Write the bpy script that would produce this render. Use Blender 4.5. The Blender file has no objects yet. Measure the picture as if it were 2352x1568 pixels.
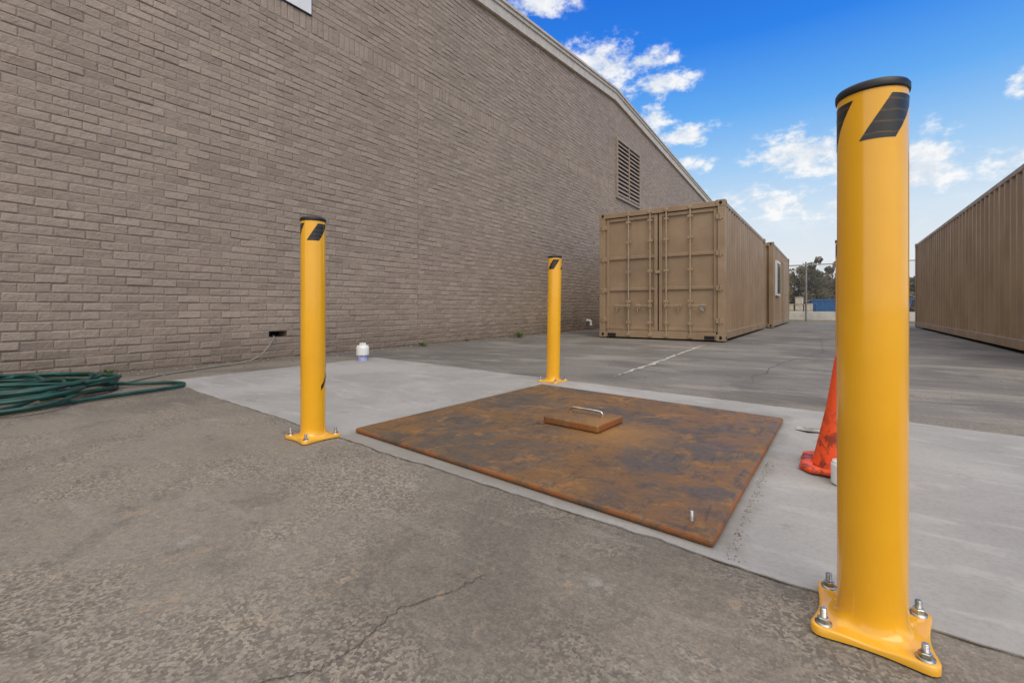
import bpy, math, random
from mathutils import Vector, Matrix, noise as mnoise
random.seed(7)
S=bpy.context.scene
S.view_settings.view_transform='Standard'; S.view_settings.look='None'; S.view_settings.exposure=0
COL=S.collection

# ------------------------------------------------------------ node helper
class NT:
    def __init__(s,nt): s.nt=nt; s.n=nt.nodes; s.l=nt.links
    def put(s,sock,v):
        if hasattr(v,'is_output'): s.l.new(v,sock)
        elif v is not None:
            try: sock.default_value=v
            except Exception: sock.default_value=(v[0],v[1],v[2],1)
    def math(s,op,a,b=None,c=None,clamp=False):
        n=s.n.new('ShaderNodeMath'); n.operation=op; n.use_clamp=clamp
        s.put(n.inputs[0],a)
        if b is not None: s.put(n.inputs[1],b)
        if c is not None: s.put(n.inputs[2],c)
        return n.outputs[0]
    def mix(s,f,a,b,mode='MIX'):
        n=s.n.new('ShaderNodeMix'); n.data_type='RGBA'; n.blend_type=mode
        s.put(n.inputs[0],f); s.put(n.inputs[6],a if hasattr(a,'is_output') else tuple(a)+(1,) if len(a)==3 else a)
        s.put(n.inputs[7],b if hasattr(b,'is_output') else tuple(b)+(1,) if len(b)==3 else b)
        return n.outputs[2]
    def ss(s,v,lo,hi,a=0.0,b=1.0):
        n=s.n.new('ShaderNodeMapRange'); n.interpolation_type='SMOOTHSTEP'
        s.put(n.inputs[0],v); n.inputs[1].default_value=lo; n.inputs[2].default_value=hi
        n.inputs[3].default_value=a; n.inputs[4].default_value=b
        return n.outputs[0]
    def coord(s,kind='Object',scale=(1,1,1),loc=(0,0,0),rot=(0,0,0)):
        t=s.n.new('ShaderNodeTexCoord'); m=s.n.new('ShaderNodeMapping')
        m.inputs['Scale'].default_value=scale; m.inputs['Location'].default_value=loc; m.inputs['Rotation'].default_value=rot
        s.l.new(t.outputs[kind],m.inputs[0]); return m.outputs[0]
    def noise(s,vec,scale,detail=4,rough=.55,dist=0.0):
        n=s.n.new('ShaderNodeTexNoise'); s.put(n.inputs['Vector'],vec); n.inputs['Scale'].default_value=scale
        n.inputs['Detail'].default_value=detail; n.inputs['Roughness'].default_value=rough; n.inputs['Distortion'].default_value=dist
        return n.outputs[0]
    def sep(s,vec):
        n=s.n.new('ShaderNodeSeparateXYZ'); s.put(n.inputs[0],vec); return n.outputs
    def bump(s,h,strength,dist):
        n=s.n.new('ShaderNodeBump'); s.put(n.inputs['Height'],h); n.inputs['Strength'].default_value=strength
        n.inputs['Distance'].default_value=dist; return n.outputs[0]
def mat(name):
    m=bpy.data.materials.new(name); m.use_nodes=True
    t=NT(m.node_tree); b=t.n['Principled BSDF']
    return m,t,b
def simple(name,col,rough=.6,metal=0.0,var=.12,scale=6.0,coat=0.0,bump=0.0,bscale=80,spec=.5):
    m,t,b=mat(name); c=t.coord()
    n=t.noise(c,scale,4)
    d=tuple(x*(1-var) for x in col); e=tuple(min(1,x*(1+var)) for x in col)
    t.put(b.inputs['Base Color'],t.mix(t.ss(n,.35,.65),d,e))
    b.inputs['Roughness'].default_value=rough
    b.inputs['Metallic'].default_value=metal; b.inputs['Coat Weight'].default_value=coat
    b.inputs['Specular IOR Level'].default_value=spec
    if bump: t.put(b.inputs['Normal'],t.bump(t.noise(c,bscale,4),.5,bump))
    return m

# ------------------------------------------------------------ mesh helper
class MB:
    def __init__(s): s.v=[];s.f=[];s.m=[];s.sm=[]
    def add(s,vs,fs,mi=0,smooth=False):
        o=len(s.v); s.v+= [tuple(p) for p in vs]
        for f in fs: s.f.append([i+o for i in f]); s.m.append(mi); s.sm.append(smooth)
    def box(s,x0,x1,y0,y1,z0,z1,mi=0):
        s.add([(x0,y0,z0),(x1,y0,z0),(x1,y1,z0),(x0,y1,z0),(x0,y0,z1),(x1,y0,z1),(x1,y1,z1),(x0,y1,z1)],
              [(0,3,2,1),(4,5,6,7),(0,1,5,4),(1,2,6,5),(2,3,7,6),(3,0,4,7)],mi)
    def tube(s,p0,p1,r,n=12,mi=0,r1=None,caps=True,smooth=True):
        p0=Vector(p0);p1=Vector(p1); d=(p1-p0).normalized()
        a=d.orthogonal().normalized(); b=d.cross(a); r1=r if r1 is None else r1
        vs=[p0+(a*math.cos(2*math.pi*i/n)+b*math.sin(2*math.pi*i/n))*r for i in range(n)]
        vs+=[p1+(a*math.cos(2*math.pi*i/n)+b*math.sin(2*math.pi*i/n))*r1 for i in range(n)]
        s.add(vs,[(i,(i+1)%n,n+(i+1)%n,n+i) for i in range(n)],mi,smooth)
        if caps: s.add(vs,[list(range(n))[::-1],list(range(n,2*n))],mi)
    def lathe(s,prof,n=48,c=(0,0,0),mi=0,smooth=True,close=True):
        vs=[]
        for r,z in prof:
            for i in range(n):
                a=2*math.pi*i/n; vs.append((c[0]+r*math.cos(a),c[1]+r*math.sin(a),c[2]+z))
        fs=[(k*n+i,k*n+(i+1)%n,(k+1)*n+(i+1)%n,(k+1)*n+i) for k in range(len(prof)-1) for i in range(n)]
        s.add(vs,fs,mi,smooth)
        if close:
            k=(len(prof)-1)*n; s.add(vs,[[k+i for i in range(n)]],mi)
    def obj(s,name,mats,parent=None,bevel=0,seg=2,loc=(0,0,0),rot=(0,0,0)):
        me=bpy.data.meshes.new(name); me.from_pydata(s.v,[],s.f)
        for m in mats: me.materials.append(m)
        me.polygons.foreach_set('material_index',s.m); me.polygons.foreach_set('use_smooth',s.sm)
        me.update()
        o=bpy.data.objects.new(name,me); COL.objects.link(o); o.location=loc; o.rotation_euler=rot
        if parent: o.parent=parent
        if bevel:
            b=o.modifiers.new('bevel','BEVEL'); b.width=bevel; b.segments=seg; b.limit_method='ANGLE'; b.angle_limit=math.radians(40)
        return o
def empty(name,loc=(0,0,0),rot=(0,0,0)):
    e=bpy.data.objects.new(name,None); COL.objects.link(e); e.location=loc; e.rotation_euler=rot; e.empty_display_size=.1
    return e
def curve(name,pts,r,m,parent=None,cyc=False,res=6):
    c=bpy.data.curves.new(name,'CURVE'); c.dimensions='3D'; c.bevel_depth=r; c.bevel_resolution=4; c.resolution_u=res
    sp=c.splines.new('NURBS'); sp.points.add(len(pts)-1); sp.order_u=4; sp.use_endpoint_u=True; sp.use_cyclic_u=cyc
    for p,q in zip(sp.points,pts): p.co=(q[0],q[1],q[2],1)
    c.materials.append(m); c.use_fill_caps=True
    o=bpy.data.objects.new(name,c); COL.objects.link(o)
    if parent: o.parent=parent
    return o

# ------------------------------------------------------------ camera
cam=bpy.data.cameras.new('camera'); co=bpy.data.objects.new('camera',cam); COL.objects.link(co)
co.location=(0,0,.64); co.rotation_euler=(math.radians(90),0,math.radians(34.8))
cam.sensor_width=36; cam.lens=16.22; cam.shift_y=-.0336; cam.clip_end=3000; cam.clip_start=.02
S.camera=co

# ------------------------------------------------------------ world
SUN_EL=math.radians(52); SUN_AZ=math.radians(124)   # azimuth clockwise from +Y
W=bpy.data.worlds.new('World'); S.world=W; W.use_nodes=True
t=NT(W.node_tree); bg=t.n['Background']
tc=t.n.new('ShaderNodeTexCoord'); D=tc.outputs['Generated']
sx=t.sep(D); az=t.math('ARCTAN2',sx[0],sx[1]); el=t.math('ARCSINE',sx[2])
sky=t.n.new('ShaderNodeTexSky'); sky.sky_type='NISHITA'; sky.sun_disc=False; sky.sun_elevation=SUN_EL; sky.sun_rotation=SUN_AZ
sk=t.mix(1.0,sky.outputs[0],(.11,.11,.11),'MULTIPLY')
rp=t.n.new('ShaderNodeValToRGB'); t.l.new(sx[2],rp.inputs[0]); e=rp.color_ramp.elements
e[0].position=0; e[0].color=(.82,.84,.86,1)
e[1].position=.58; e[1].color=(.008,.15,.74,1)
for p,c in ((.09,(.80,.84,.88)),(.17,(.68,.81,.93)),(.26,(.38,.64,.95)),(.36,(.13,.43,.94)),(.47,(.02,.23,.87))):
    x=e.new(p); x.color=c+(1,)
base=t.mix(.10,rp.outputs[0],sk)
clouds=[(-23.6,28.0,6.2,2.8,1),(-18.6,27.4,3.8,1.4,1),(-17.2,25.1,4.4,1.6,1),(-14.2,19.5,4.2,1.3,1),(-18.5,21.6,3.6,1.6,.9),
 (-2.6,16.4,5.4,2.8,1.1),(6.8,13.8,3.2,3.8,1.1),(-8.9,12.5,4.6,1.5,.7),(-4.9,11.4,4.2,1.7,.7),(12.9,18.3,.8,1.0,.5),
 (-31.8,33.7,5.0,1.7,1),(13.0,12.4,2.4,1.4,.6),(-13.9,16.0,2.6,1.1,.7),(1.7,10.8,5.5,2.2,.7)]
sc=t.n.new('ShaderNodeVectorMath'); sc.operation='MULTIPLY'; t.l.new(D,sc.inputs[0]); sc.inputs[1].default_value=(1,1,1.6)
n1=t.noise(sc.outputs[0],19,8,.64)
M=None
for a,b_,w,h,s_ in clouds:
    dx=t.math('MULTIPLY',t.math('SUBTRACT',az,math.radians(a)),1/math.radians(w))
    dy=t.math('MULTIPLY',t.math('SUBTRACT',el,math.radians(b_-.25*h)),1/math.radians(h))
    q=t.math('SQRT',t.math('ADD',t.math('MULTIPLY',dx,dx),t.math('MULTIPLY',dy,dy)))
    v=t.math('MULTIPLY',t.math('SUBTRACT',1.0,q),s_)
    M=v if M is None else t.math('MAXIMUM',M,v)
dens=t.math('ADD',M,t.math('MULTIPLY',t.math('SUBTRACT',n1,.5),3.2))
cm=t.math('MULTIPLY',t.ss(dens,-.05,.75),t.ss(M,-.45,.1))
n3=t.noise(sc.outputs[0],7,5,.6)
haze=t.math('MULTIPLY',t.ss(n3,.46,.68),t.ss(sx[2],.06,.22,.6,0.0))
high=t.ss(sx[2],.60,.80,0,.95)  # unseen overhead cloud, added to make the light soft and neutral
behind=t.math('MULTIPLY',t.ss(sx[1],.15,-.35,0,.9),t.ss(n3,.30,.55,.6,1))  # unseen cloud at the camera's back, added to whiten the ambient light
allc=t.math('MAXIMUM',t.math('MAXIMUM',t.math('MULTIPLY',cm,.95),haze),t.math('MAXIMUM',high,behind))
ccol=t.mix(t.ss(n1,.40,.62),(.74,.80,.87),(.97,.97,.97))
ccol=t.mix(t.math('MAXIMUM',high,behind),ccol,(1.30,1.23,1.13))  # added clouds tinted warm and extra bright to lift the fill light
fin=t.mix(allc,base,ccol)
t.l.new(fin,bg.inputs[0]); bg.inputs[1].default_value=1.0

sun=bpy.data.lights.new('sun','SUN'); sun.energy=1.5; sun.angle=math.radians(45); sun.color=(1,.91,.79)
so=bpy.data.objects.new('sun',sun); COL.objects.link(so)
sd=Vector((math.sin(SUN_AZ)*math.cos(SUN_EL),math.cos(SUN_AZ)*math.cos(SUN_EL),math.sin(SUN_EL)))
so.rotation_euler=sd.to_track_quat('Z','Y').to_euler(); so.location=sd*30

# ------------------------------------------------------------ materials
def m_ground():
    m,t,b=mat('old_concrete'); c=t.coord(); s=t.sep(c)
    big=t.noise(c,.75,6,.62,.8); med=t.noise(c,2.6,7,.65,.5); fine=t.noise(c,45,5,.75); sp=t.noise(c,190,3,.75)
    near=t.mix(t.ss(big,.38,.62),(.150,.133,.112),(.252,.225,.190))
    near=t.mix(t.ss(med,.52,.64,0,.6),near,(.145,.129,.109))
    gate=t.ss(t.noise(t.coord(loc=(1,3,2)),.9,3),.40,.55)
    scab=t.math('MULTIPLY',t.ss(t.noise(c,9,8,.72,.5),.58,.65),gate)
    near=t.mix(t.math('MULTIPLY',scab,.6),near,(.345,.262,.185))
    dk=t.ss(t.noise(t.coord(loc=(7,4,0)),4.5,8,.75,.4),.57,.67)
    near=t.mix(t.math('MULTIPLY',dk,.55),near,(.090,.081,.071))
    dr=t.noise(t.coord(scale=(1,9,1),rot=(0,0,.45)),1.3,6,.6,.25)
    near=t.mix(t.math('MULTIPLY',t.ss(dr,.58,.68),.32),near,(.36,.33,.29))
    wob=t.math('MULTIPLY',t.math('SUBTRACT',t.noise(c,20,7,.75,.5),.5),.20)
    mn=None
    for (px,py,pr) in ((-1.46,.53,.02),(-1.22,.66,.008),(-1.26,1.15,.03),(-.45,1.0,.015),(-2.9,1.18,.03)):
        dx=t.math('MULTIPLY',t.math('SUBTRACT',s[0],px),.7); dy=t.math('SUBTRACT',s[1],py)
        q=t.math('SUBTRACT',t.math('SQRT',t.math('ADD',t.math('MULTIPLY',dx,dx),t.math('MULTIPLY',dy,dy))),pr)
        mn=q if mn is None else t.math('MINIMUM',mn,q)
    near=t.mix(t.math('MULTIPLY',t.ss(t.math('ADD',mn,wob),.014,-.012),.5),near,(.34,.33,.31))
    vv=t.n.new('ShaderNodeTexVoronoi'); t.put(vv.inputs['Vector'],c); vv.inputs['Scale'].default_value=150
    vs=t.n.new('ShaderNodeSeparateColor'); t.l.new(vv.outputs['Color'],vs.inputs[0])
    aggm=t.ss(t.noise(c,1.6,6,.65),.45,.62,.12,.60)
    agg=t.mix(t.ss(vs.outputs[0],.1,.95),(.10,.088,.075),(.40,.345,.28))
    near=t.mix(aggm,near,agg)
    far=t.mix(t.ss(big,.38,.62),(.145,.136,.124),(.215,.202,.184))
    streak=t.noise(t.coord(scale=(.55,1.6,1)),1.1,7,.65,.8)
    far=t.mix(t.math('MULTIPLY',t.ss(streak,.51,.62),.6),far,(.33,.302,.265))
    far=t.mix(t.math('MULTIPLY',dk,.6),far,(.10,.093,.086))
    yy=t.math('ADD',s[1],t.math('MULTIPLY',t.math('SUBTRACT',med,.5),1.0))
    col=t.mix(t.ss(yy,3.0,4.0),near,far)
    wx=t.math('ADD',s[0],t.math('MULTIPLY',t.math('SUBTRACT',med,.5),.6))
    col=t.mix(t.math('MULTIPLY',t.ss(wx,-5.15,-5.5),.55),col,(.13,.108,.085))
    col=t.mix(t.ss(fine,.35,.65,.0,.5),col,t.mix(1.0,col,(.60,.59,.58),'MULTIPLY'))
    col=t.mix(t.ss(sp,.5,.75,.0,.6),col,t.mix(1.0,col,(1.7,1.66,1.58),'MULTIPLY'))
    col=t.mix(t.ss(sp,.5,.27,.0,.5),col,t.mix(1.0,col,(.5,.5,.5),'MULTIPLY'))
    t.put(b.inputs['Base Color'],col); t.put(b.inputs['Roughness'],t.ss(med,.3,.7,.7,.92))
    h=t.math('ADD',t.math('MULTIPLY',fine,.4),t.math('ADD',t.math('MULTIPLY',sp,.35),t.math('MULTIPLY',vv.outputs['Distance'],.4)))
    t.put(b.inputs['Normal'],t.bump(h,.4,.004)); return m
def m_pad():
    m,t,b=mat('fresh_concrete'); c=t.coord(); s=t.sep(c)
    big=t.noise(c,1.1,6,.6,.5); tr=t.noise(t.coord(scale=(1,3.5,1),rot=(0,0,.5)),3,6,.6,.5)
    col=t.mix(t.ss(big,.35,.65),(.300,.294,.282),(.385,.378,.364))
    col=t.mix(t.math('MULTIPLY',t.ss(tr,.52,.68),.5),col,(.46,.452,.437))
    col=t.mix(t.math('MULTIPLY',t.ss(t.noise(c,6,7,.7),.57,.69),.45),col,(.225,.21,.19))
    f=t.noise(c,90,4,.7)
    col=t.mix(t.ss(f,.4,.7,0,.4),col,t.mix(1.0,col,(.70,.69,.68),'MULTIPLY'))
    dx=t.math('SUBTRACT',t.math('ABSOLUTE',t.math('ADD',s[0],1.10)),.86); dy=t.math('SUBTRACT',t.math('ABSOLUTE',t.math('SUBTRACT',s[1],2.21)),.86)
    mm=t.math('ADD',t.math('MAXIMUM',dx,dy),t.math('MULTIPLY',t.math('SUBTRACT',t.noise(c,9,5,.7),.5),.16))
    col=t.mix(t.math('MULTIPLY',t.ss(mm,.09,-.01),.5),col,(.17,.145,.115))
    t.put(b.inputs['Base Color'],col); b.inputs['Roughness'].default_value=.8
    t.put(b.inputs['Normal'],t.bump(t.math('ADD',f,t.math('MULTIPLY',tr,1.5)),.3,.003)); return m
def m_brick(k=1.0,name='painted_brick'):
    m,t,b=mat(name); c=t.coord()
    at=t.n.new('ShaderNodeAttribute'); at.attribute_name='tint'
    big=t.noise(c,.35,4,.6); st=t.noise(t.coord(scale=(1,1.5,.25)),1.5,5,.6)
    col=t.mix(t.ss(at.outputs['Fac'],0,1),(.325*k,.256*k,.200*k),(.385*k,.306*k,.240*k))
    col=t.mix(t.ss(big,.35,.65,0,.4),col,t.mix(1.0,col,(.82,.82,.83),'MULTIPLY'))
    col=t.mix(t.ss(st,.5,.72,0,.4),col,t.mix(1.0,col,(1.14,1.13,1.12),'MULTIPLY'))
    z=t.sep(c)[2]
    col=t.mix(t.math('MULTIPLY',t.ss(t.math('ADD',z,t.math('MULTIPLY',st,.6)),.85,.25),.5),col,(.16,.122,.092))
    col=t.mix(t.math('MULTIPLY',t.ss(t.noise(c,22,5,.7),.58,.70),.45),col,(.18,.135,.105))
    t.put(b.inputs['Base Color'],col); b.inputs['Roughness'].default_value=.6
    t.put(b.inputs['Normal'],t.bump(t.math('ADD',t.noise(c,24,6,.7),t.math('MULTIPLY',t.noise(c,7,3,.6),1.5)),.8,.014)); return m
def m_container():
    m,t,b=mat('tan_container_paint'); c=t.coord()
    st=t.noise(t.coord(scale=(1,1,.15)),3,6,.65); n=t.noise(c,1.2,5)
    col=t.mix(t.ss(n,.35,.65),(.300,.208,.130),(.360,.256,.164))
    col=t.mix(t.ss(st,.5,.75,0,.45),col,(.22,.16,.108))
    col=t.mix(t.math('MULTIPLY',t.ss(t.noise(c,14,7,.75),.63,.69),.55),col,(.13,.08,.045))
    t.put(b.inputs['Base Color'],col); t.put(b.inputs['Roughness'],t.ss(st,.3,.7,.40,.60))
    t.put(b.inputs['Normal'],t.bump(t.noise(c,5,3),.5,.018)); return m
def m_rust():
    m,t,b=mat('rusty_steel'); c=t.coord(); big=t.noise(c,2.2,7,.65,.6); med=t.noise(c,6,9,.75,.6); f=t.noise(c,60,5,.7)
    sc=t.noise(t.coord(scale=(5,1,1),rot=(0,0,.6)),5,8,.75,.3)
    s=t.sep(c)
    col=t.mix(t.ss(big,.42,.58),(.115,.088,.066),(.205,.108,.040))
    col=t.mix(t.math('MULTIPLY',t.ss(med,.53,.61),.6),col,(.33,.160,.045))
    col=t.mix(t.math('MULTIPLY',t.ss(t.noise(t.coord(loc=(9,1,0)),8,9,.78,.5),.53,.58),.6),col,(.075,.062,.053))
    col=t.mix(t.math('MULTIPLY',t.ss(sc,.56,.62),.55),col,(.060,.050,.044))
    col=t.mix(t.math('MULTIPLY',t.ss(t.noise(t.coord(loc=(2,7,0),scale=(1,3,1),rot=(0,0,-.7)),11,9,.8,.3),.57,.64),.5),col,(.25,.20,.155))
    # fresh orange run-off on the low side of the lid
    dx=t.math('ADD',s[0],.86); dy=t.math('SUBTRACT',s[1],2.12)
    q=t.math('SQRT',t.math('ADD',t.math('MULTIPLY',dx,dx),t.math('MULTIPLY',dy,dy)))
    col=t.mix(t.math('MULTIPLY',t.ss(t.math('ADD',q,t.math('MULTIPLY',t.math('SUBTRACT',med,.5),.8)),.34,.05),.65),col,(.38,.19,.045))
    col=t.mix(t.ss(f,.4,.7,0,.45),col,t.mix(1.0,col,(.6,.55,.5),'MULTIPLY'))
    geo=t.n.new('ShaderNodeNewGeometry'); nz=t.sep(geo.outputs['True Normal'])[2]
    col=t.mix(t.math('MULTIPLY',t.ss(nz,.97,.6),t.ss(med,.42,.56,.05,.85)),col,(.29,.095,.024))
    t.put(b.inputs['Base Color'],col); b.inputs['Metallic'].default_value=.1
    t.put(b.inputs['Roughness'],t.ss(med,.35,.65,.36,.72))
    t.put(b.inputs['Normal'],t.bump(t.math('ADD',f,t.math('MULTIPLY',med,2)),.5,.003)); return m
def m_yellow():
    m,t,b=mat('yellow_powder_coat'); c=t.coord()
    n=t.noise(c,4,4); col=t.mix(t.ss(n,.35,.65),(.88,.425,.006),(.93,.465,.010))
    col=t.mix(t.math('MULTIPLY',t.ss(t.noise(c,40,6,.75),.68,.74),.4),col,(.42,.21,.03))
    z=t.sep(c)[2]
    col=t.mix(t.math('MULTIPLY',t.ss(t.math('ADD',z,t.math('MULTIPLY',t.noise(c,30,5,.7),.05)),.075,.015),.25),col,(.40,.25,.09))
    t.put(b.inputs['Base Color'],col); b.inputs['Roughness'].default_value=.24; b.inputs['Coat Weight'].default_value=.7
    b.inputs['Coat Roughness'].default_value=.08
    t.put(b.inputs['Normal'],t.bump(t.noise(c,120,2),.10,.001)); return m
def m_cone():
    m,t,b=mat('dirty_orange_plastic'); c=t.coord()
    n=t.ss(t.noise(c,15,8,.72,.8),.46,.60); z=t.sep(c)[2]
    low=t.ss(z,.34,.04,.05,.9)
    col=t.mix(t.math('MULTIPLY',n,low),(.90,.095,.018),(.05,.025,.02))
    t.put(b.inputs['Base Color'],col); b.inputs['Roughness'].default_value=.5
    t.put(b.inputs['Normal'],t.bump(t.noise(c,40,4),.4,.003)); return m
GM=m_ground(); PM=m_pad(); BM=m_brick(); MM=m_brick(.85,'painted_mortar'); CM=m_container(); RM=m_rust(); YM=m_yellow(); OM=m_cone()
BLACK=simple('black_rubber',(.012,.012,.013),.45,var=.3)
TAPE=simple('black_tape',(.014,.014,.015),.38,var=.2,coat=.2)
ZINC=simple('zinc_steel',(.45,.45,.43),.38,1.0,var=.3,scale=60)
CHROME=simple('chrome',(.62,.61,.57),.22,1.0,var=.2,scale=30)
CREAM=simple('cream_metal_trim',(.56,.51,.43),.5,var=.08)
PVC=simple('white_pvc',(.78,.78,.76),.35,var=.06)
BLUEP=simple('purple_primer',(.34,.35,.58),.5,var=.3,scale=30)
WHITE=simple('white_sign_face',(.80,.80,.80),.45,var=.03)
DARK=simple('painted_shade_black',(.012,.011,.010),.9)  # near-black colour standing in for shade inside openings
LOUV=simple('louver_paint',(.33,.26,.20),.55,var=.12)
HOSE=simple('green_hose_rubber',(.008,.060,.048),.42,var=.35,scale=9)
CABLE=simple('grey_cable',(.24,.22,.19),.6)
GALV=simple('galvanised_steel',(.36,.37,.37),.45,.7,var=.15)
LCON=simple('pale_concrete',(.50,.48,.44),.85,var=.15,scale=2)
BLUE=simple('blue_dumpster_paint',(.02,.13,.36),.5,var=.2)
CRATE=simple('cream_crate',(.66,.59,.47),.7,var=.15)
GLASS=simple('window_glass',(.08,.10,.12),.06,var=.1,spec=.9)
STONE=simple('pebble',(.22,.19,.155),.85,var=.4,scale=40)
BARK=simple('bark',(.10,.08,.062),.9,var=.3)
CRACK=simple('crack_dark',(.070,.060,.052),.95,var=.4,scale=20)
ROOF=simple('roof_metal',(.42,.42,.41),.5)
STEELD=simple('rod_steel_paint',(.36,.27,.18),.42,var=.15,scale=20)

# ------------------------------------------------------------ ground
g=MB()
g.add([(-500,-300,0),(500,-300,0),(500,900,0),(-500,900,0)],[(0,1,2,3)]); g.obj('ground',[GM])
def ragged(a,b,n,amp,seed):
    out=[]
    a=Vector(a);b=Vector(b);d=(b-a);nr=Vector((-d.y,d.x)).normalized()
    for i in range(n):
        f=i/n; p=a+d*f
        w=mnoise.noise((f*n*.06+seed,seed,0))*amp+mnoise.noise((f*n*.3+seed,seed*2,3))*amp*.4+mnoise.noise((f*n*.9+seed,seed*2,7))*amp*.2
        if i==0:w=0
        out.append(p+nr*w)
    return out
PA=(-4.72,1.56);PB=(4.6,.92);PC=(4.6,2.95);PD=(-4.72,3.80)
ring=ragged(PA,PB,420,.022,1)+ragged(PB,PC,30,.02,2)+ragged(PC,PD,420,.03,3)+ragged(PD,PA,80,.04,4)
p=MB(); nn=len(ring)
p.add([(q.x,q.y,.005) for q in ring]+[(q.x,q.y,.0005) for q in ring],[list(range(nn))]+[(i,nn+i,nn+(i+1)%nn,(i+1)%nn) for i in range(nn)])
p.obj('concrete_pad',[PM])
def ribbon(mb,pts,w,z,seed=0,taper=True,amp=.01,sub=14):
    P=[]
    for k in range(len(pts)-1):
        a=Vector(pts[k]);b=Vector(pts[k+1])
        for i in range(sub): P.append(a+(b-a)*i/sub)
    P.append(Vector(pts[-1]))
    n=len(P); L=[]
    for i,q in enumerate(P):
        d=(P[min(i+1,n-1)]-P[max(i-1,0)]).normalized(); nr=Vector((-d.y,d.x))
        j=mnoise.noise((i*.35,seed,1))*amp+mnoise.noise((i*1.3,seed,5))*amp*.5
        ww=w*(.4+1.1*abs(mnoise.noise((i*.5,seed,9)))) 
        if taper: ww*=min(1,(n-1-i)/6+.1,i/6+.1)
        L.append((q+nr*(j-ww/2),q+nr*(j+ww/2)))
    vs=[];
    for a,b in L: vs+=[(a.x,a.y,z),(b.x,b.y,z)]
    mb.add(vs,[(2*i,2*i+2,2*i+3,2*i+1) for i in range(n-1)])
c=MB()
ribbon(c,[(-.80,.20),(-.79,.28),(-.80,.40),(-.745,.47),(-.735,.55),(-.755,.66),(-.70,.78),(-.68,.88)],.0042,.003,1,amp=.010,sub=20)
ribbon(c,[(-2.2,5.2),(-1.2,5.6),(-.4,5.5),(.8,5.9),(1.9,5.7)],.009,.003,3,amp=.05)
ribbon(c,[(-.6,4.2),(-.5,6),(-.1,8),(-.2,11),(0,15)],.009,.003,4,amp=.06)
c.obj('ground_cracks',[CRACK])
c=MB(); Lr=ring[60:330]
vs=[]
for i,q in enumerate(Lr):
    w=.003*(.2+abs(mnoise.noise((i*.2,4,2)))*1.9)
    vs+=[(q.x,q.y-.001,.003),(q.x,q.y-.001-w,.003)]
c.add(vs,[(2*i,2*i+1,2*i+3,2*i+2) for i in range(len(Lr)-1)]); c.obj('slab_edge_gap',[CRACK])
m,t,b=mat('worn_white_paint'); cc=t.coord()
t.put(b.inputs['Base Color'],t.mix(t.ss(t.noise(cc,9,7,.75),.42,.54),(.20,.19,.175),(.52,.50,.46))); b.inputs['Roughness'].default_value=.85
l=MB(); ribbon(l,[(-1.65,4.0),(-1.66,5.2),(-1.72,6.6),(-1.78,8.35)],.08,.004,8,amp=.02); l.obj('painted_line',[m])

d=MB()
def pebble(x,y,r,z=0):
    n=6; vs=[(x+r*random.uniform(.7,1.2)*math.cos(6.283*i/n),y+r*random.uniform(.7,1.2)*math.sin(6.283*i/n),z+.001) for i in range(n)]
    vs+=[(x+r*.55*math.cos(6.283*i/n+.2),y+r*.55*math.sin(6.283*i/n+.2),z+r*random.uniform(.4,.8)) for i in range(n)]
    d.add(vs,[(i,(i+1)%n,n+(i+1)%n,n+i) for i in range(n)]+[list(range(n,2*n))],0)
for i in range(1400): pebble(-5.69+random.random()**2.2*.6,random.uniform(-1,26),random.uniform(.004,.019))
for i in range(260): pebble(random.uniform(-4.5,1),random.uniform(.2,1.2),random.uniform(.001,.003))
for i in range(200):
    pebble(-.225+abs(random.gauss(0,.014)),random.uniform(1.26,2.2),random.uniform(.001,.003),.005)
for i in range(250): pebble(random.uniform(-4,2),random.uniform(4,12),random.uniform(.003,.009))
d.obj('gravel_debris',[STONE])
lf_=MB(); lf_.add([(-.16,2.80,.007),(-.10,2.76,.016),(-.03,2.80,.009),(-.02,2.86,.018),(-.09,2.88,.008),(-.15,2.86,.014)],[(0,1,4,5),(1,2,3,4)])
lf_.obj('paper_scrap',[simple('scrap_grey',(.30,.29,.25),.8,var=.3,scale=30)])

# ------------------------------------------------------------ building
WX=-5.72
bld=empty('brick_building',(WX,0,0))
def roofz(y): return 7.30-.0885*(13.9-y) if y<13.9 else 7.30-.064*(y-13.9)
Y0,Y1=-9,34
bv=[];bf=[];tint=[]
def brick(y0,y1,z0,z1):
    pr=random.uniform(-.0024,.0030)+(random.random()<.08)*.004
    tl=random.random(); j=lambda a=.0042: random.uniform(-a,a)
    o=len(bv); ch=random.uniform(.006,.011)
    tilt=random.uniform(-.002,.0040)
    P=[(y0+j(),z0+j()),(y1+j(),z0+j()),(y1+j(),z1+j()),(y0+j(),z1+j())]
    for y,z in P: bv.append((-.009,y,z))
    for y,z in P: bv.append((-.0035+pr,y,z))
    cy=(y0+y1)/2; cz=(z0+z1)/2
    for k,(y,z) in enumerate(P): bv.append((pr+(-tilt if k<2 else tilt),y+(ch if y<cy else -ch),z+(ch*.8 if z<cz else -ch*.8)))
    for a,b in ((0,4),(4,8)):
        for i in range(4):
            k=(i+1)%4; bf.append((o+a+i,o+a+k,o+b+k,o+b+i))
    bf.append((o+8,o+9,o+10,o+11)); tint.extend([tl]*12)
CP=.084; LP=.212; JT=.011
HOLE=(2.97,3.20); row=0; z=0.015
joint=[5.46,13.5,21.5]
vent=(14.1,16.2,4.2,6.05)
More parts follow.
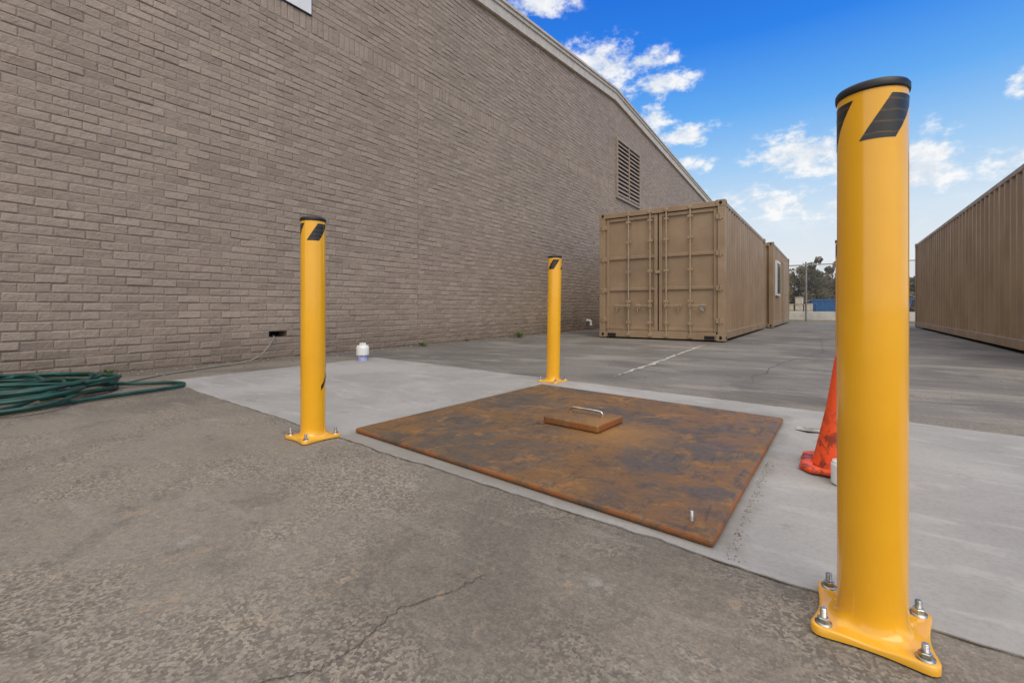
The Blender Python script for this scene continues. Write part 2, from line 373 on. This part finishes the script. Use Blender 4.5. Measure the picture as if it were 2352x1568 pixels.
while z<7.3:
    sold = 4.25<=z<4.25+CP*.98
    hgt=.225 if sold else CP
    pitch=.084 if sold else LP
    y=-1.5+(0 if row%2 else pitch/2)+random.uniform(-.012,.012)
    jh=JT if sold else JT+random.uniform(-.001,.003)
    while y<32:
        jw=(JT if sold else .0065)
        a=y+jw/2; b=y+pitch-jw/2; zt=z+hgt-jh
        ok= zt<roofz(y)-.1
        segs=[(a,b)]
        for jn in joint:
            ns=[]
            for (p0,p1) in segs:
                if p0<jn<p1: ns+= [(p0,jn-.007),(jn+.007,p1)]
                else: ns.append((p0,p1))
            segs=ns
        if ok:
            for p0,p1 in segs:
                if p1-p0<.03: continue
                if p1>HOLE[0] and p0<HOLE[1] and z<.33<zt:
                    if p0<HOLE[0]-.03: brick(p0,HOLE[0],z,zt)
                    elif p1>HOLE[1]+.03: brick(HOLE[1],p1,z,zt)
                    continue
                if p1>vent[0] and p0<vent[1] and z>vent[2]-.05 and z<vent[3]: continue
                brick(p0,p1,z,zt)
        y+=pitch
    if z<.33<z+hgt: holez=(z-.002,z+hgt-jh+.002)
    z+=hgt; row+=1
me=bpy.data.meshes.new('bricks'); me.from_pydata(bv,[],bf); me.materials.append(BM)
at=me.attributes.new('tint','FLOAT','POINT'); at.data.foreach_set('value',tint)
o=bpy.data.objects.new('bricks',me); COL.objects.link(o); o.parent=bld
# walls: front leaf is built around a real recess for the missing brick
b_=MB(); fx=-.0060; ha,hb_=HOLE; hz0,hz1=holez
b_.add([(fx,Y0,0),(fx,ha,0),(fx,ha,roofz(ha)),(fx,Y0,roofz(Y0))],[(0,1,2,3)])
b_.add([(fx,ha,0),(fx,hb_,0),(fx,hb_,hz0),(fx,ha,hz0)],[(0,1,2,3)])
b_.add([(fx,ha,hz1),(fx,hb_,hz1),(fx,hb_,roofz(hb_)),(fx,ha,roofz(ha))],[(0,1,2,3)])
b_.add([(fx,hb_,0),(fx,Y1,0),(fx,Y1,roofz(Y1)),(fx,13.9,roofz(13.9)),(fx,hb_,roofz(hb_))],[(0,1,2,3,4)])
dp=-.20
b_.add([(fx,ha,hz0),(fx,hb_,hz0),(fx,hb_,hz1),(fx,ha,hz1),(dp,ha,hz0),(dp,hb_,hz0),(dp,hb_,hz1),(dp,ha,hz1)],[(0,4,5,1),(1,5,6,2),(2,6,7,3),(3,7,4,0)],0)
b_.add([(dp,ha,hz0),(dp,hb_,hz0),(dp,hb_,hz1),(dp,ha,hz1)],[(0,1,2,3)],2)  # back of the recess coloured near-black as its deep shade
prof=[(Y0,0),(Y1,0),(Y1,roofz(Y1)),(13.9,roofz(13.9)),(Y0,roofz(Y0))]
vs=[(fx,y,z) for y,z in prof]+[(-24,y,z) for y,z in prof]
b_.add(vs,[(9,8,7,6,5),(0,5,6,1),(1,6,7,2),(4,9,5,0)],0)
b_.add(vs,[(2,7,8,3),(3,8,9,4)],1)
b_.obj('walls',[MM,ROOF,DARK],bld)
x=MB()
def fascia(ya,yb,x0,x1,dz0,dz1,mi=0):
    za,zb=roofz(ya),roofz(yb)
    x.add([(x0,ya,za+dz0),(x1,ya,za+dz0),(x1,yb,zb+dz0),(x0,yb,zb+dz0),(x0,ya,za+dz1),(x1,ya,za+dz1),(x1,yb,zb+dz1),(x0,yb,zb+dz1)],
      [(0,3,2,1),(4,5,6,7),(0,1,5,4),(1,2,6,5),(2,3,7,6),(3,0,4,7)],mi)
for ya,yb in ((Y0,13.9),(13.9,Y1)):
    fascia(ya,yb,-.005,.07,-.10,.20); fascia(ya,yb,-.01,.13,.203,.26); 
    fascia(ya,yb,.072,.10,.12,.20)
x.obj('roof_fascia',[CREAM],bld)
v=MB()
y0,y1,z0,z1=vent
v.box(-.0055,-.003,y0,y1,z0,z1,1)  # flat dark sheet, shade between the slats put into its colour
for a,b,cc_,dd in ((y0-.05,y0+.03,z0-.05,z1+.05),(y1-.03,y1+.05,z0-.05,z1+.05)): v.box(-.005,.06,a,b,cc_,dd)
v.box(-.005,.058,y0+.03,y1-.03,z1-.03,z1+.05); v.box(-.005,.058,y0+.03,y1-.03,z0-.05,z0+.03)
v.box(-.002,.057,(y0+y1)/2-.02,(y0+y1)/2+.02,z0+.03,z1-.03)
k=13
for i in range(k):
    zz=z0+.05+(z1-z0-.1)*i/k
    v.add([(.0,y0+.03,zz+.13),(.0,y1-.03,zz+.13),(.055,y1-.03,zz+.03),(.055,y0+.03,zz+.03),(.0,y0+.03,zz+.115),(.0,y1-.03,zz+.115),(.05,y1-.03,zz+.015),(.05,y0+.03,zz+.015)],
      [(0,1,2,3),(7,6,5,4),(3,2,6,7)],0)
v.obj('louver_vent',[LOUV,DARK],bld)
s=MB(); s.box(.0,.012,1.2,3.52,4.53,5.75,0); s.box(-.001,.008,1.19,3.53,4.515,5.76,1)
s.obj('wall_sign',[WHITE,BLACK],None,loc=(WX+.010,0,0))
q=empty('pvc_drain_elbow',(WX,11.95,.0))
curve('elbow',[(-.01,0,.26),(.07,0,.26),(.12,0,.26),(.125,0,.21),(.125,0,.15)],.03,PVC,q)
e_=MB(); e_.tube((.125,0,.17),(.125,0,.12),.038,20); e_.tube((.0,0,.26),(.03,0,.26),.04,20); e_.obj('collar',[PVC],q)
cb=curve('ground_cable',[(WX-.15,3.07,hz0+.012),(WX-.02,3.05,hz0+.014),(WX+.06,3.00,hz0+.0),(WX+.14,2.9,.17),(WX+.22,2.75,.06),(WX+.3,2.55,.012),(WX+.33,2.2,.012),(WX+.5,1.95,.012),(WX+.55,1.7,.012),(WX+.75,1.45,.012),(WX+.9,1.3,.012)],.008,CABLE)
# ------------------------------------------------------------ bollards
def bollard(x,y,ang,rz=0,tilt=(0,0),remnant=False):
    e=empty('bollard',(x,y,.004),(tilt[0],tilt[1],0))
    H=1.055; R=.057; b=MB(); n=96
    def outline(a):
        a2=a-rz; c=abs(math.cos(a2)); s=abs(math.sin(a2)); tt=min(c,s)/max(c,s)
        r=(.088+.014*tt*tt)/max(c,s); cap=.1285
        k=.004; return -k*math.log(math.exp(-r/k)+math.exp(-cap/k))
    prof=[(0,.040),(.05,.029),(.14,.020),(.27,.0145),(.5,.012),(.8,.0105),(.96,.0098),(1.0,.0075),(1.0,.0)]
    vs=[(R*math.cos(2*math.pi*i/n),R*math.sin(2*math.pi*i/n),H) for i in range(n)]
    vs+=[(R*math.cos(2*math.pi*i/n),R*math.sin(2*math.pi*i/n),.06) for i in range(n)]
    for s_,zz in prof:
        for i in range(n):
            a=2*math.pi*i/n; ro=outline(a); r=R+(ro-R)*s_
            w=-.004*math.cos(4*(a-rz))*s_ if 0<zz<.03 else 0
            vs.append((r*math.cos(a),r*math.sin(a),max(0,zz+ (w+.003)*(1 if zz>0 else 0)*s_)))
    fs=[(k*n+i,(k+1)*n+i,(k+1)*n+(i+1)%n,k*n+(i+1)%n) for k in range(len(prof)+1) for i in range(n)]
    b.add(vs,fs,0,True); b.obj('post_and_base_plate',[YM],e)
    cp=MB(); cp.lathe([(R-.003,H-.004),(R+.0022,H-.004),(R+.003,H),(R+.003,H+.009),(R+.0005,H+.013),(R*.8,H+.016),(R*.4,H+.018),(.003,H+.0185)],64)
    cp.obj('rubber_cap',[BLACK],e)
    tp=MB(); z0,z1=.955,1.038
    for k in range(3):
        a0=math.radians(ang+120*k); w=math.radians(58); sh=math.radians(52); m_=14; vs=[]
        for iz in range(5):
            f=iz/4
            for ia in range(m_+1):
                a=a0+sh*f+w*ia/m_; r=R+.0006
                vs.append((r*math.cos(a),r*math.sin(a),z0+(z1-z0)*f))
        tp.add(vs,[(r_*(m_+1)+i,r_*(m_+1)+i+1,(r_+1)*(m_+1)+i+1,(r_+1)*(m_+1)+i) for r_ in range(4) for i in range(m_)],0,True)
    if remnant:
        vs=[]; m_=16
        for i in range(m_+1):
            f=i/m_; a=math.radians(6+66*f); zc=.245+.125*f**1.3; hw=.012*(1-.55*f)
            r=R+.0008+.002*math.sin(f*3)
            for dz in (-hw,hw): vs.append((r*math.cos(a),r*math.sin(a),zc+dz))
        tp.add(vs,[(2*i,2*i+2,2*i+3,2*i+1) for i in range(m_)],0,True)
    tp.obj('hazard_tape',[TAPE],e)
    bt=MB()
    for k in range(4):
        a=rz+math.pi/4+k*math.pi/2; bx,by=.106*math.cos(a),.106*math.sin(a); zb=.0165
        bt.lathe([(.0145,zb-.004),(.0145,zb+.0015),(.006,zb+.0015)],24,(bx,by,0),close=False)
        ra=random.random(); r0=.0105; za=zb+.0015; zc=zb+.0115
        vs=[(bx+r0*math.cos(ra+i*math.pi/3),by+r0*math.sin(ra+i*math.pi/3),za) for i in range(6)]
        vs+=[(bx+r0*math.cos(ra+i*math.pi/3),by+r0*math.sin(ra+i*math.pi/3),zc-.0015) for i in range(6)]
        vs+=[(bx+r0*.84*math.cos(ra+i*math.pi/3),by+r0*.84*math.sin(ra+i*math.pi/3),zc) for i in range(6)]
        bt.add(vs,[(j*6+i,j*6+(i+1)%6,(j+1)*6+(i+1)%6,(j+1)*6+i) for j in range(2) for i in range(6)]+[[12,13,14,15,16,17]],0)
        top=zb+.027+random.uniform(-.003,.003); pr=[]; zz=zb+.010; 
        while zz<top: pr+=[(.0062,zz),(.0050,zz+.0012)]; zz+=.0024
        pr+=[(.0058,top),(.0045,top+.0015)]
        bt.lathe(pr,16,(bx,by,0),smooth=False)
    bt.obj('anchor_bolts',[ZINC],e)
    return e
bollard(.064,1.166,-113,math.radians(-3))
bollard(-2.09,1.30,-62,math.radians(-4),remnant=True)
bollard(-1.965,3.44,-128,math.radians(-4),tilt=(math.radians(-.4),math.radians(.9)))
bollard(.072,3.66,-100,math.radians(-3))

# ------------------------------------------------------------ steel cover plate
pe=empty('steel_cover_plate')
pl=MB(); Q=[(-1.985,1.462),(-.255,1.293),(-.222,2.945),(-1.90,3.15)]; zt=.030
pl.add([(a,b,.0055) for a,b in Q]+[(a,b,zt) for a,b in Q],[(3,2,1,0),(4,5,6,7)]+[(i,(i+1)%4,4+(i+1)%4,4+i) for i in range(4)])
pl.obj('plate',[RM],pe,bevel=.014,seg=3)
ld=MB(); L=[(-1.25,2.085),(-.925,2.055),(-.905,2.33),(-1.222,2.365)]
ld.add([(a,b,zt+.001) for a,b in L]+[(a,b,zt+.040) for a,b in L],[(3,2,1,0),(4,5,6,7)]+[(i,(i+1)%4,4+(i+1)%4,4+i) for i in range(4)])
ld.obj('access_lid',[RM],pe,bevel=.010,seg=3)
ft=MB(); ft.box(-1.275,-1.235,2.06,2.10,zt+.0005,zt+.006); ft.obj('lid_tab',[RM],pe,bevel=.002)
hz=zt+.040
curve('lid_handle',[(-1.175,2.25,hz-.004),(-1.175,2.25,hz+.014),(-1.172,2.25,hz+.022),(-1.155,2.249,hz+.025),(-1.08,2.243,hz+.026),(-1.00,2.237,hz+.025),(-.985,2.236,hz+.022),(-.982,2.236,hz+.014),(-.982,2.236,hz-.004)],.0065,CHROME,pe)
hb=MB()
for (x_,y_) in ((-1.175,2.25),(-.982,2.236)): hb.lathe([(.014,0),(.013,.004),(.009,.007)],16,(x_,y_,hz-.0005))
hb.obj('handle_flanges',[RM],pe)
stud=MB(); pr=[];zz=0
while zz<.03: pr+=[(.0062,zz),(.0050,zz+.0012)]; zz+=.0024
stud.lathe(pr,16,(-.331,1.378,zt-.001),smooth=False); stud.obj('threaded_stud',[ZINC],pe)

# ------------------------------------------------------------ traffic cone
ce=empty('traffic_cone',(.035,2.215,.006))
cn=MB(); n=64
cn.lathe([(.108,.018),(.104,.030),(.098,.040),(.060,.225),(.0585,.228),(.030,.425),(.026,.445),(.022,.452),(.017,.452),(.016,.44)],n,close=False)
vs=[]
rg=[(1.0,.002),(1.03,.010),(1.0,.019),(.90,.022),(.72,.020)]
for s_,zz in rg:
    for i in range(n):
        a=2*math.pi*i/n; sq=.138/max(abs(math.cos(a)),abs(math.sin(a))); r=min(sq,.165)*s_
        r*=1+.018*math.sin(a*16)*(s_>.95)
        vs.append((r*math.cos(a),r*math.sin(a),zz+.004*math.sin(a*3+1)*(s_>.85)+.001))
cn.add(vs,[(k*n+i,k*n+(i+1)%n,(k+1)*n+(i+1)%n,(k+1)*n+i) for k in range(len(rg)-1) for i in range(n)],0,True)
cn.obj('cone_body',[OM],ce)

# ------------------------------------------------------------ pvc cleanouts
def cleanout(x,y,h,r,low=.30,m2=None):
    e=empty('pvc_cleanout_pipe',(x,y,.004))
    a=MB(); a.lathe([(r*.80,-.003),(r*.80,h*low)],40,close=False,mi=1)
    a.lathe([(r*.80,h*low),(r*.98,h*(low+.01)),(r,h*(low+.04)),(r,h*.72),(r*.98,h*.76),(r*.90,h*.77),(r*.90,h*.84),(r*.88,h*.86),(.002,h*.86)],40,mi=0)
    a.box(-r*.35,r*.35,-r*.35,r*.35,h*.86,h,0)
    a.obj('pipe',[PVC,m2 or BLUEP],e,bevel=0); return e
cleanout(-4.60,3.50,.21,.074)
cleanout(.034,2.03,.10,.040,.05,PVC)

# ------------------------------------------------------------ garden hose
pts=[]; random.seed(3)
cx,cy=-4.80,.66; turns=8; per=18
for i in range(turns*per):
    f=i/per; a=f*2*math.pi
    r=.36+.13*math.sin(f*2.4)+.05*math.sin(a*2+f)
    pts.append((cx+.08*math.sin(f*3.1)+r*1.05*math.cos(a),cy+.08*math.cos(f*2.2)+r*1.15*math.sin(a),.016+.014*f+.012*math.sin(a*3+f*2)))
zf=.02
lx=[(-4.45,.95,.09),(-4.6,1.15,.05),(-4.62,1.32,zf),(-4.52,1.50,zf),(-4.36,1.58,zf),(-4.22,1.52,zf),(-4.17,1.36,zf),(-4.15,1.15,zf),(-4.12,.95,zf),(-4.05,.72,zf),(-3.95,.5,zf),(-3.98,.3,zf),(-4.2,.1,zf),(-4.6,.0,zf),(-5.0,.1,zf),(-5.25,.3,zf),(-5.3,.6,zf),(-5.1,.9,.05),(-4.8,.98,.08),(-4.4,.8,.06),(-4.12,.6,zf),(-4.0,.4,zf),(-4.1,.2,zf)]
he=empty('garden_hose')
curve('hose_coil',pts+lx,.0135,HOSE,he)
p2=[]
for i in range(3*per):
    f=i/per;a=f*2*math.pi+1
    p2.append((-4.72+.42*math.cos(a)*(1+.12*f)+.1*f,.72+.36*math.sin(a)-.05*f,.13-.03*f+.014*math.sin(a*2)))
p2+=[(-4.35,.95,.05),(-4.45,1.2,zf+.004),(-4.75,1.22,zf),(-5.05,1.15,zf)]
curve('hose_top_loops',p2,.0135,HOSE,he)
random.seed(11)

# ------------------------------------------------------------ shipping containers
def container(name,x0,y0,L,doors=True,office=False,Wd=2.44,H=2.59):
    e=empty(name,(x0,y0,.0)); 
    fr=MB(); zb=.02
    for px in (0,Wd-.13):
        for py in (0,L-.13): fr.box(px,px+.13,py,py+.13,zb+.118,H-.118)
    for px in (-.004,Wd-.158):
        for py in (-.004,L-.158):
            for zz in (zb,H-.118):
                fr.box(px,px+.162,py,py+.162,zz,zz+.118)
    for px in (.02,Wd-.09): fr.box(px,px+.07,.158,L-.158,H-.085,H-.01); fr.box(px-.012,px+.082,.158,L-.158,zb+.03,zb+.17)
    for py in (.01,L-.10): fr.box(.158,Wd-.158,py,py+.09,H-.115,H-.012); fr.box(.158,Wd-.158,py,py+.09,zb+.01,zb+.15)
    fr.box(.03,Wd-.03,.05,L-.05,H-.045,H-.03); fr.box(.05,Wd-.05,.1,L-.1,zb+.06,zb+.16)
    fr.obj('frame',[CM],e,bevel=.008)
    hl=MB()
    for px in (.077,Wd-.077):
        for zz in (zb+.059,H-.059):
            for yy,sg in ((-.004,-1),(L+.004,1)):
                vs=[(px+.035*math.cos(2*math.pi*i/16)*.75,yy+sg*.0015,zz+.035*math.sin(2*math.pi*i/16)) for i in range(16)]
                hl.add(vs,[list(range(16)) if sg<0 else list(range(16))[::-1]])
    for xx,sg in ((-.004,-1),(Wd+.004,1)):
        for py in (.077,L-.077):
            for zz in (zb+.059,H-.059):
                vs=[(xx+sg*.0015,py+.045*math.cos(2*math.pi*i/16),zz+.03*math.sin(2*math.pi*i/16)) for i in range(16)]
                hl.add(vs,[list(range(16))])
    if doors:
        for px in (.27,Wd-.27): hl.box(px-.09,px+.09,.006,.0095,zb+.02,zb+.085)
    hl.obj('painted_casting_holes',[DARK],e)  # flat dark patches: shade of casting holes and fork pockets painted on
    sd=MB(); P=.278
    for sx_,sg in ((.055,1),(Wd-.055,-1)):
        pr=[];y=.13
        while y<L-.13:
            for dy,dx in ((0,0),(.072,0),(.140,.036),(.210,.036)):
                if y+dy<L-.13: pr.append((y+dy,dx))
            y+=P
        pr.append((L-.13,0))
        vs=[];
        for yy,dx in pr:
            X=sx_+sg*(dx)-sg*.03
            vs+=[(X,yy,zb+.165),(X,yy,H-.08)]
        sd.add(vs,[(2*i,2*i+2,2*i+3,2*i+1) for i in range(len(pr)-1)])
    pr=[];xx=.13
    while xx<Wd-.13:
        for dy,dx in ((0,0),(.07,0),(.14,.04),(.21,.04)):
            if xx+dy<Wd-.13: pr.append((xx+dy,dx))
        xx+=.25
    pr.append((Wd-.13,0))
    ends=[L-.03]+([] if doors else [.03])
    for ye in ends:
        vs=[]
        for xx,dx in pr:
            yy=ye-dx if ye>1 else ye+dx
            vs+=[(xx,yy,zb+.15),(xx,yy,H-.11)]
        sd.add(vs,[(2*i,2*i+2,2*i+3,2*i+1) for i in range(len(pr)-1)])
    sd.obj('corrugated_panels',[CM],e)
    if doors:
        dd=MB()
        zlo,zhi=zb+.155,H-.125; mid=Wd/2
        zs=[zlo,1.00,1.64,zhi]
        for (a,b) in ((.135,mid-.012),(mid+.012,Wd-.135)):
            dd.box(a+.02,b-.02,.075,.095,zlo,zhi)
            dd.box(a,a+.07,.035,.098,zlo,zhi); dd.box(b-.07,b,.035,.098,zlo,zhi)
            for zz in (zlo,zhi-.07): dd.box(a+.07,b-.07,.038,.098,zz,zz+.07)
            for zz in zs[1:3]: dd.box(a+.07,b-.07,.042,.098,zz-.032,zz+.032)
        for hx in (.085,Wd-.085):
            for zz in (.38,.98,1.62,2.28):
                if hx<1: dd.box(hx-.055,hx+.075,-.012,.034,zz-.045,zz+.045)
                else: dd.box(hx-.075,hx+.055,-.012,.034,zz-.045,zz+.045)
                dd.tube((hx,-.014,zz-.06),(hx,-.014,zz+.06),.014,10)
        dd.obj('doors',[CM],e,bevel=.01)
        rd=MB()
        rods=(.63,1.07,1.385,1.83)
        for i,rx in enumerate(rods):
            rd.tube((rx,.005,zb+.05),(rx,.005,H-.05),.017,12)
            for zz in (.33,.75,1.35,1.95,2.35): rd.box(rx-.045,rx+.045,-.012,.036,zz-.022,zz+.022)
            for zz in (zb+.07,H-.07): rd.box(rx-.035,rx+.035,-.018,.012,zz-.03,zz+.03)
            s_= -1 if i in (0,1) else 1
            rd.box(min(rx,rx+s_*.30),max(rx,rx+s_*.30),-.026,-.014,.655,.680)
            rd.box(rx-.03,rx+.03,-.022,.03,.63,.70); hx=rx+s_*.24
            rd.box(hx-.035,hx+.035,-.012,.036,.61,.70)
            rd.tube((hx,-.02,.61),(hx,-.03,.55),.008,8)
        rd.box(mid-.05,mid+.05,.012,.034,1.30,1.36)
        rd.obj('lock_rods',[STEELD],e,bevel=.004)
        pk=MB(); pk.box(2.02,2.065,-.045,-.027,.575,.64); pk.tube((2.03,-.036,.64),(2.03,-.036,.675),.005,8); pk.tube((2.056,-.036,.64),(2.056,-.036,.675),.005,8); pk.tube((2.027,-.036,.675),(2.059,-.036,.675),.005,8)
        pk.obj('padlock',[ZINC],e,bevel=.004)
    if office:
        w=MB(); X=Wd
        w.box(X-.06,X+.03,.75,1.85,1.0,2.1,0); w.box(X+.031,X+.034,.82,1.27,1.07,2.03,1); w.box(X+.031,X+.034,1.33,1.78,1.07,2.03,1)
        w.obj('window',[PVC,GLASS],e)
        w=MB(); w.box(X-.06,X+.02,3.0,3.95,.15,2.25,0); w.box(X+.02,X+.028,3.06,3.89,.2,2.19,1); w.tube((X+.03,3.78,1.1),(X+.09,3.78,1.1),.02,10,0)
        w.obj('door',[STEELD,CM],e,bevel=.004)
    return e
container('shipping_container',-4.03,9.02,6.06)
container('office_container',-3.89,15.8,6.06,doors=False,office=True)
container('shipping_container',2.10,6.71,12.19,doors=False)

# ------------------------------------------------------------ beyond the yard
m,t,b=mat('dry_grass'); c=t.coord()
t.put(b.inputs['Base Color'],t.mix(t.ss(t.noise(c,.5,7,.7),.4,.6),(.13,.13,.06),(.27,.22,.12))); b.inputs['Roughness'].default_value=.95
t.put(b.inputs['Normal'],t.bump(t.noise(c,12,6,.8),1,.05))
g=MB(); g.add([(-200,24.3,.004),(200,24.3,.004),(200,500,.004),(-200,500,.004)],[(0,1,2,3)]); g.obj('grass_field',[m])
g=MB(); g.add([(-200,30,.010),(200,30,.010),(200,44,.010),(-200,44,.010)],[(0,1,2,3)])
g.obj('road',[simple('road_asphalt',(.17,.165,.155),.9,var=.15,scale=1)])
g=MB(); 
for i in range(20):
    x0=-30+i*3.02; g.add([(x0,26.6,.0),(x0+3,26.6,.0),(x0+3,27.0,.0),(x0,27.0,.0),(x0,26.72,.42),(x0+3,26.72,.42),(x0+3,26.88,.42),(x0,26.88,.42)],[(0,3,2,1),(4,5,6,7),(0,1,5,4),(1,2,6,5),(2,3,7,6),(3,0,4,7)])
g.obj('low_concrete_barrier',[LCON],bevel=.02)
fe=empty('chain_link_fence',(0,23.8,0)); FX0,FX1=-5.6,22
f=MB(); px=-.95-3.33
while px<FX1:
    f.tube((px,0,0),(px,0,2.56),.040,14); f.lathe([(.044,0),(.044,.03),(.02,.06)],14,(px,0,2.55)); px+=3.33
f.tube((FX0,0,2.47),(FX1,0,2.47),.024,10); f.tube((FX0,0,.08),(FX1,0,.08),.006,6)
f.obj('posts_and_rail',[GALV],fe)
f=MB(); sp=.075; Hh=2.42; x0=FX0-Hh
while x0<FX1:
    for s_ in (1,-1):
        a=x0 if s_>0 else x0+Hh; bb=x0+Hh if s_>0 else x0
        f.tube((a,.002*s_-.04,.05),(bb,.002*s_-.04,.05+Hh),.0024,3,caps=False)
    x0+=sp
f.obj('wire_mesh',[GALV],fe)
de=empty('blue_dumpster',(1.75,47.5,.0))
f=MB(); f.add([(-3,-1,.15),(3,-1,.15),(3,1,.15),(-3,1,.15),(-3.3,-1.1,1.25),(3.3,-1.1,1.25),(3.3,1.1,1.25),(-3.3,1.1,1.25)],[(0,3,2,1),(0,1,5,4),(1,2,6,5),(2,3,7,6),(3,0,4,7)])
f.box(-3.35,3.35,-1.18,-1.08,1.19,1.29); f.box(-3.35,3.35,1.08,1.18,1.19,1.29)
for i in range(9): f.box(-2.9+i*.7,-2.8+i*.7,-1.17,-1.02,.2,1.19)
f.box(-2.6,-2.2,-.9,.9,.0,.15); f.box(2.2,2.6,-.9,.9,.0,.15); f.obj('bin',[BLUE],de)
f=MB(); random.seed(5)
for i in range(3):
    for j in range((2,3,2)[i]):
        zz=.0+j*.42; ox=-2.45+i*.50
        f.box(ox+random.uniform(-.02,.02),ox+.42,34,34.6,zz+.02,zz+.38)
        f.box(ox-.02,ox+.44,33.96,34.64,zz+.37,zz+.415)
f.obj('stacked_crates',[CRATE],bevel=.02)
m,t,b=mat('winter_foliage'); at=t.n.new('ShaderNodeAttribute'); at.attribute_name='tint'
t.put(b.inputs['Base Color'],t.mix(at.outputs['Fac'],(.048,.052,.028),(.185,.150,.095))); b.inputs['Roughness'].default_value=.9
lv=[];lf=[];lt=[];tk=MB()
def clump(cx,cy,cz,r,n,tb):
    for i in range(n):
        while 1:
            p=Vector((random.uniform(-1,1),random.uniform(-1,1),random.uniform(-1,1)))
            if p.length<1: break
        p=Vector((cx,cy,cz))+p*r; p.z=max(.05,p.z); s_=random.uniform(.09,.2)
        u=Vector((random.gauss(0,1),random.gauss(0,1),random.gauss(0,1))).normalized(); w=u.orthogonal().normalized()
        o=len(lv); 
        for q in (p-u*s_,p+w*s_*.7,p+u*s_,p-w*s_*.7): lv.append(tuple(q))
        lf.append((o,o+1,o+2,o+3)); lt.extend([min(1,max(0,tb+random.uniform(-.2,.2)))]*4)
tx=-45
while tx<45:
    x=tx; y=random.uniform(58,72); inner=-12<x<14
    hgt=random.uniform(5.2,6.6) if x<5 else random.uniform(3.4,4.6)
    tk.tube((x,y,0),(x+random.uniform(-.3,.3),y,hgt*.55),.12,8,r1=.06)
    for k in range(5):
        a=random.uniform(0,6.28); z0=hgt*random.uniform(.25,.55); tk.tube((x,y,z0),(x+math.cos(a)*1.1,y+math.sin(a)*1.1,z0+hgt*.38),.04,5,r1=.01)
    for k in range(26 if inner else 12):
        a=random.uniform(0,6.28); rr=random.uniform(0,1.4); zc=random.uniform(.05,.90)*hgt
        clump(x+math.cos(a)*rr,y+math.sin(a)*rr,zc,random.uniform(.5,.95)*(1.15-.5*zc/hgt),75 if inner else 45,random.uniform(.1,.9))
    tx+=random.uniform(.7,1.1)
me=bpy.data.meshes.new('foliage'); me.from_pydata(lv,[],lf); me.materials.append(m)
at=me.attributes.new('tint','FLOAT','POINT'); at.data.foreach_set('value',lt)
te=empty('tree_line'); o=bpy.data.objects.new('foliage',me); COL.objects.link(o); o.parent=te; tk.obj('trunks',[BARK],te)
m=simple('weed_green',(.10,.15,.04),.8,var=.4)
def weed(x,y,r,n,h):
    w=MB()
    for i in range(n):
        a=random.uniform(0,6.28); d=random.uniform(.2,1)*r; bx,by=x+random.gauss(0,r*.25),y+random.gauss(0,r*.25)
        tp=Vector((bx+d*math.cos(a),by+d*math.sin(a),random.uniform(.3,1)*h)); md=Vector((bx+d*.4*math.cos(a),by+d*.4*math.sin(a),tp.z*.7))
        q=Vector((-math.sin(a),math.cos(a),0))*random.uniform(.003,.010)
        w.add([(bx,by,0),md-q,md+q,tp],[(0,1,2),(1,3,2)])
    w.obj('weed_clump',[m])
weed(-5.40,8.0,.18,110,.15); weed(-5.5,5.35,.13,60,.08); weed(-5.6,1.4,.08,40,.07); weed(-5.6,9.6,.08,40,.09); weed(-5.62,6.6,.06,25,.06)
